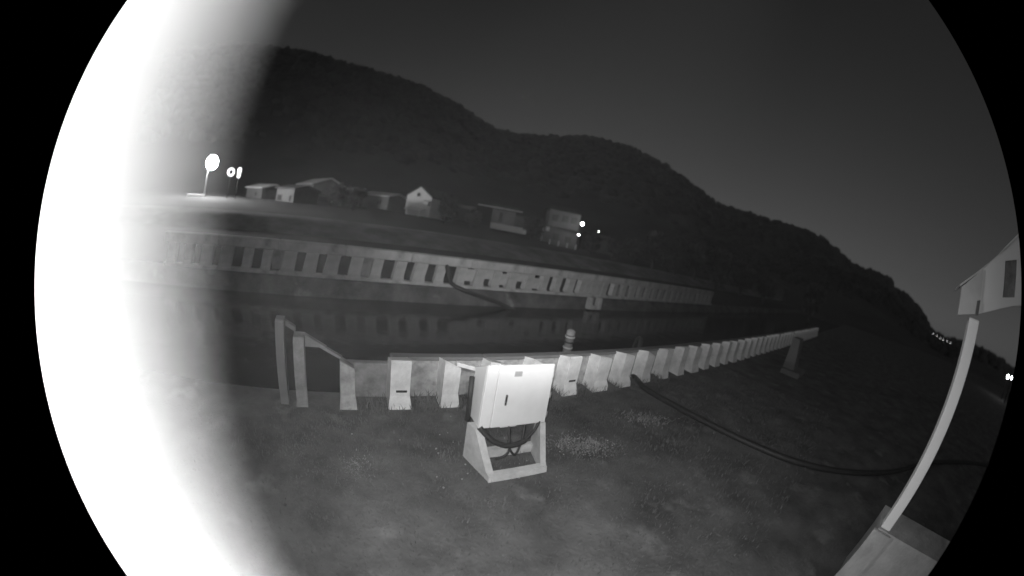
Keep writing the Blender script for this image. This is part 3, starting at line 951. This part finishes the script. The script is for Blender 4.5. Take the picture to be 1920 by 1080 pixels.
crowns = [leaf_mesh('crown', 1, 1, 1, 1300, .16, M['leaf'], 20 + i, 1.5) for i in range(3)]
trunks = []
for i in range(3):
    r_ = random.Random(i)
    mb = MB().tube([(0, 0, -.4), (0.02, .02, .5), (.05, 0, 1.0), (.03, .05, 1.7)], [.13, .10, .07, .03], 7)
    for k in range(4):
        a = k * 1.6 + r_.random()
        mb.tube([(0.03, 0, .7 + .12 * k), (.3 * cos(a), .3 * sin(a), 1.1 + .12 * k), (.6 * cos(a), .6 * sin(a), 1.5 + .12 * k)], [.05, .035, .012], 5)
    trunks.append(mb.mesh('trunk', M['bark']))
trees = [
    (-34.0, 50, 1.7, 'dark bushy tree between the long roof and the pale shed'),
    (-31.0, 44, 1.3, 'low dark bush below the pale shed roof'),
    (-15.5, 47, 1.5, 'dark round tree just right of the gabled house'),
    (-11.0, 45, 1.2, 'dark bush left of the balcony house'),
    (-1.0, 46, 1.4, 'dark tree between the balcony house and the tall grey building'),
    (9.0, 44, 1.0, 'small bush right of the low lamp by the tall building'),
    (12.6, 43, 1.3, 'bush standing just right of the dark garage'),
    (16.0, 44, 1.5, 'second bush right of the dark garage'),
    (19.4, 45, 1.8, 'third and rounder bush right of the dark garage'),
    (23.2, 46, 1.9, 'broad bush in the middle of the bank row'),
    (26.6, 48, 2.2, 'tallest tree of the bushy row along the bank'),
    (30.6, 50, 2.1, 'broad tree right of the tallest in the bushy row'),
    (34.8, 54, 2.2, 'tree left of the dim boathouse'),
    (39.0, 57, 1.9, 'last tree before the dim boathouse on its left'),
    (47.5, 62, 2.2, 'lone dark tree right of the dim boathouse'),
]
for i, (az, ds, s, lab) in enumerate(trees):
    p = pol(az, ds)
    z = far_z(p.x, p.y)
    t_ = thing('tree' if s > 1.35 else 'bush', lab, 'tree' if s > 1.35 else 'bush', (p.x, p.y, z - .1), i * 1.3, 'trees on the far bank')
    t_.scale = (s, s, s * (0.85 + 0.1 * (i % 3)))
    inst(trunks[i % 3], 'trunk', t_)
    inst(crowns[i % 3], 'crown', t_)


# ------------------------------------------------------------------ near ground cover
def tufts(name, n, where, hmin, hmax, wd, material, label, lean=0.5, zoff=0.0):
    vs, k = [], 0
    for i in range(n):
        x, y = where()
        a = random.uniform(0, 2 * pi)
        h = random.uniform(hmin, hmax)
        w = wd * random.uniform(.6, 1.3)
        l = h * random.uniform(.1, lean)
        b_ = random.uniform(0, 2 * pi)
        ca, sa = cos(a) * w, sin(a) * w
        dx, dy = cos(b_) * l, sin(b_) * l
        z0_ = -0.03 + zoff
        vs += [(x - ca, y - sa, z0_), (x + ca, y + sa, z0_), (x + dx * .4 + ca * .7, y + dy * .4 + sa * .7, z0_ + h * .6), (x + dx * .4 - ca * .7, y + dy * .4 - sa * .7, z0_ + h * .6), (x + dx, y + dy, z0_ + h)]
    n5 = np.arange(n)[:, None] * 5
    q = np.concatenate([n5 + np.array([[0, 1, 2]]), n5 + np.array([[0, 2, 3]]), n5 + np.array([[3, 2, 4]])])
    o = bpy.data.objects.new(name, fast_mesh(name, np.array(vs), q, material))
    COL.objects.link(o)
    return tag(o, label, 'grass', kind='stuff')


def quay_any():
    while True:
        s, p = random.uniform(-3, 9), random.uniform(0.05, 4.2)
        x, y, _ = nl(s, p)
        if y > 0.5 and hypot(x, y) > 1.2 and random.random() < 0.5 + 0.5 * float(vnoise(np.float64(x), np.float64(y), 2.0, 3)):
            return x, y


tufts('grass', 30000, quay_any, 0.03, 0.085, 0.005, M['blade'], 'short dark grass over the near ground')


def patch(cx, cy, sx, sy):
    c_ = g(cx, cy)
    def f():
        return c_.x + random.gauss(0, sx), c_.y + random.gauss(0, sy)
    return f


def wall_foot():
    s = random.choice([-0.35, 0.38, 1.1, 1.85, 2.6, 3.3, 4.0, 4.8, 5.5]) + random.gauss(0, .16)
    x, y, _ = nl(s, random.uniform(-.25, 0.18))
    return x, y


tufts('weeds', 1500, patch(1095, 835, .26, .13), .01, .06, .009, M['weed'], 'pale dry weeds right of the cabinet stand', 1.2)
tufts('weeds', 900, patch(662, 880, .10, .10), .01, .05, .008, M['weed'], 'small pale weed patch at the left front', 1.2)
tufts('weeds', 500, patch(1215, 785, .25, .12), .02, .08, .007, M['weed'], 'thin pale weeds near the black hose', 1.2)
tufts('weeds', 500, patch(880, 935, .25, .06), .02, .05, .006, M['blade'], 'faint weeds in front of the cabinet stand', 1.0)
tufts('weeds', 2200, wall_foot, .05, .20, .007, M['blade'], 'taller weeds growing at the foot of the near parapet', .7)

vs, fs = [], []
for i in range(150):
    if i < 90:
        c_ = g(1095, 838); x, y = c_.x + random.gauss(0, .22), c_.y + random.gauss(0, .12)
    elif i < 115:
        c_ = g(1200, 785); x, y = c_.x + random.gauss(0, .35), c_.y + random.gauss(0, .2)
    else:
        c_ = g(860, 850); x, y = c_.x + random.gauss(0, .7), c_.y + random.gauss(0, .4)
    s = random.uniform(.004, .014)
    v = ICO_V[:12] * (1 + rng.uniform(-.3, .3, (12, 1))) * np.array([s, s * 1.2, s * .6]) + np.array([x, y, .005])
    ff = np.array([(0, 11, 5), (0, 5, 1), (0, 1, 7), (0, 7, 10), (0, 10, 11), (1, 5, 9), (5, 11, 4), (11, 10, 2), (10, 7, 6), (7, 1, 8), (3, 9, 4), (3, 4, 2), (3, 2, 6), (3, 6, 8), (3, 8, 9), (4, 9, 5), (2, 4, 11), (6, 2, 10), (8, 6, 7), (9, 8, 1)])
    fs.append(ff + 12 * i); vs.append(v)
o = bpy.data.objects.new('gravel', fast_mesh('gravel', np.concatenate(vs), np.concatenate(fs), M['gravel']))
COL.objects.link(o)
tag(o, 'scattered pale pebbles in the grass beside the stand', 'gravel', kind='stuff')
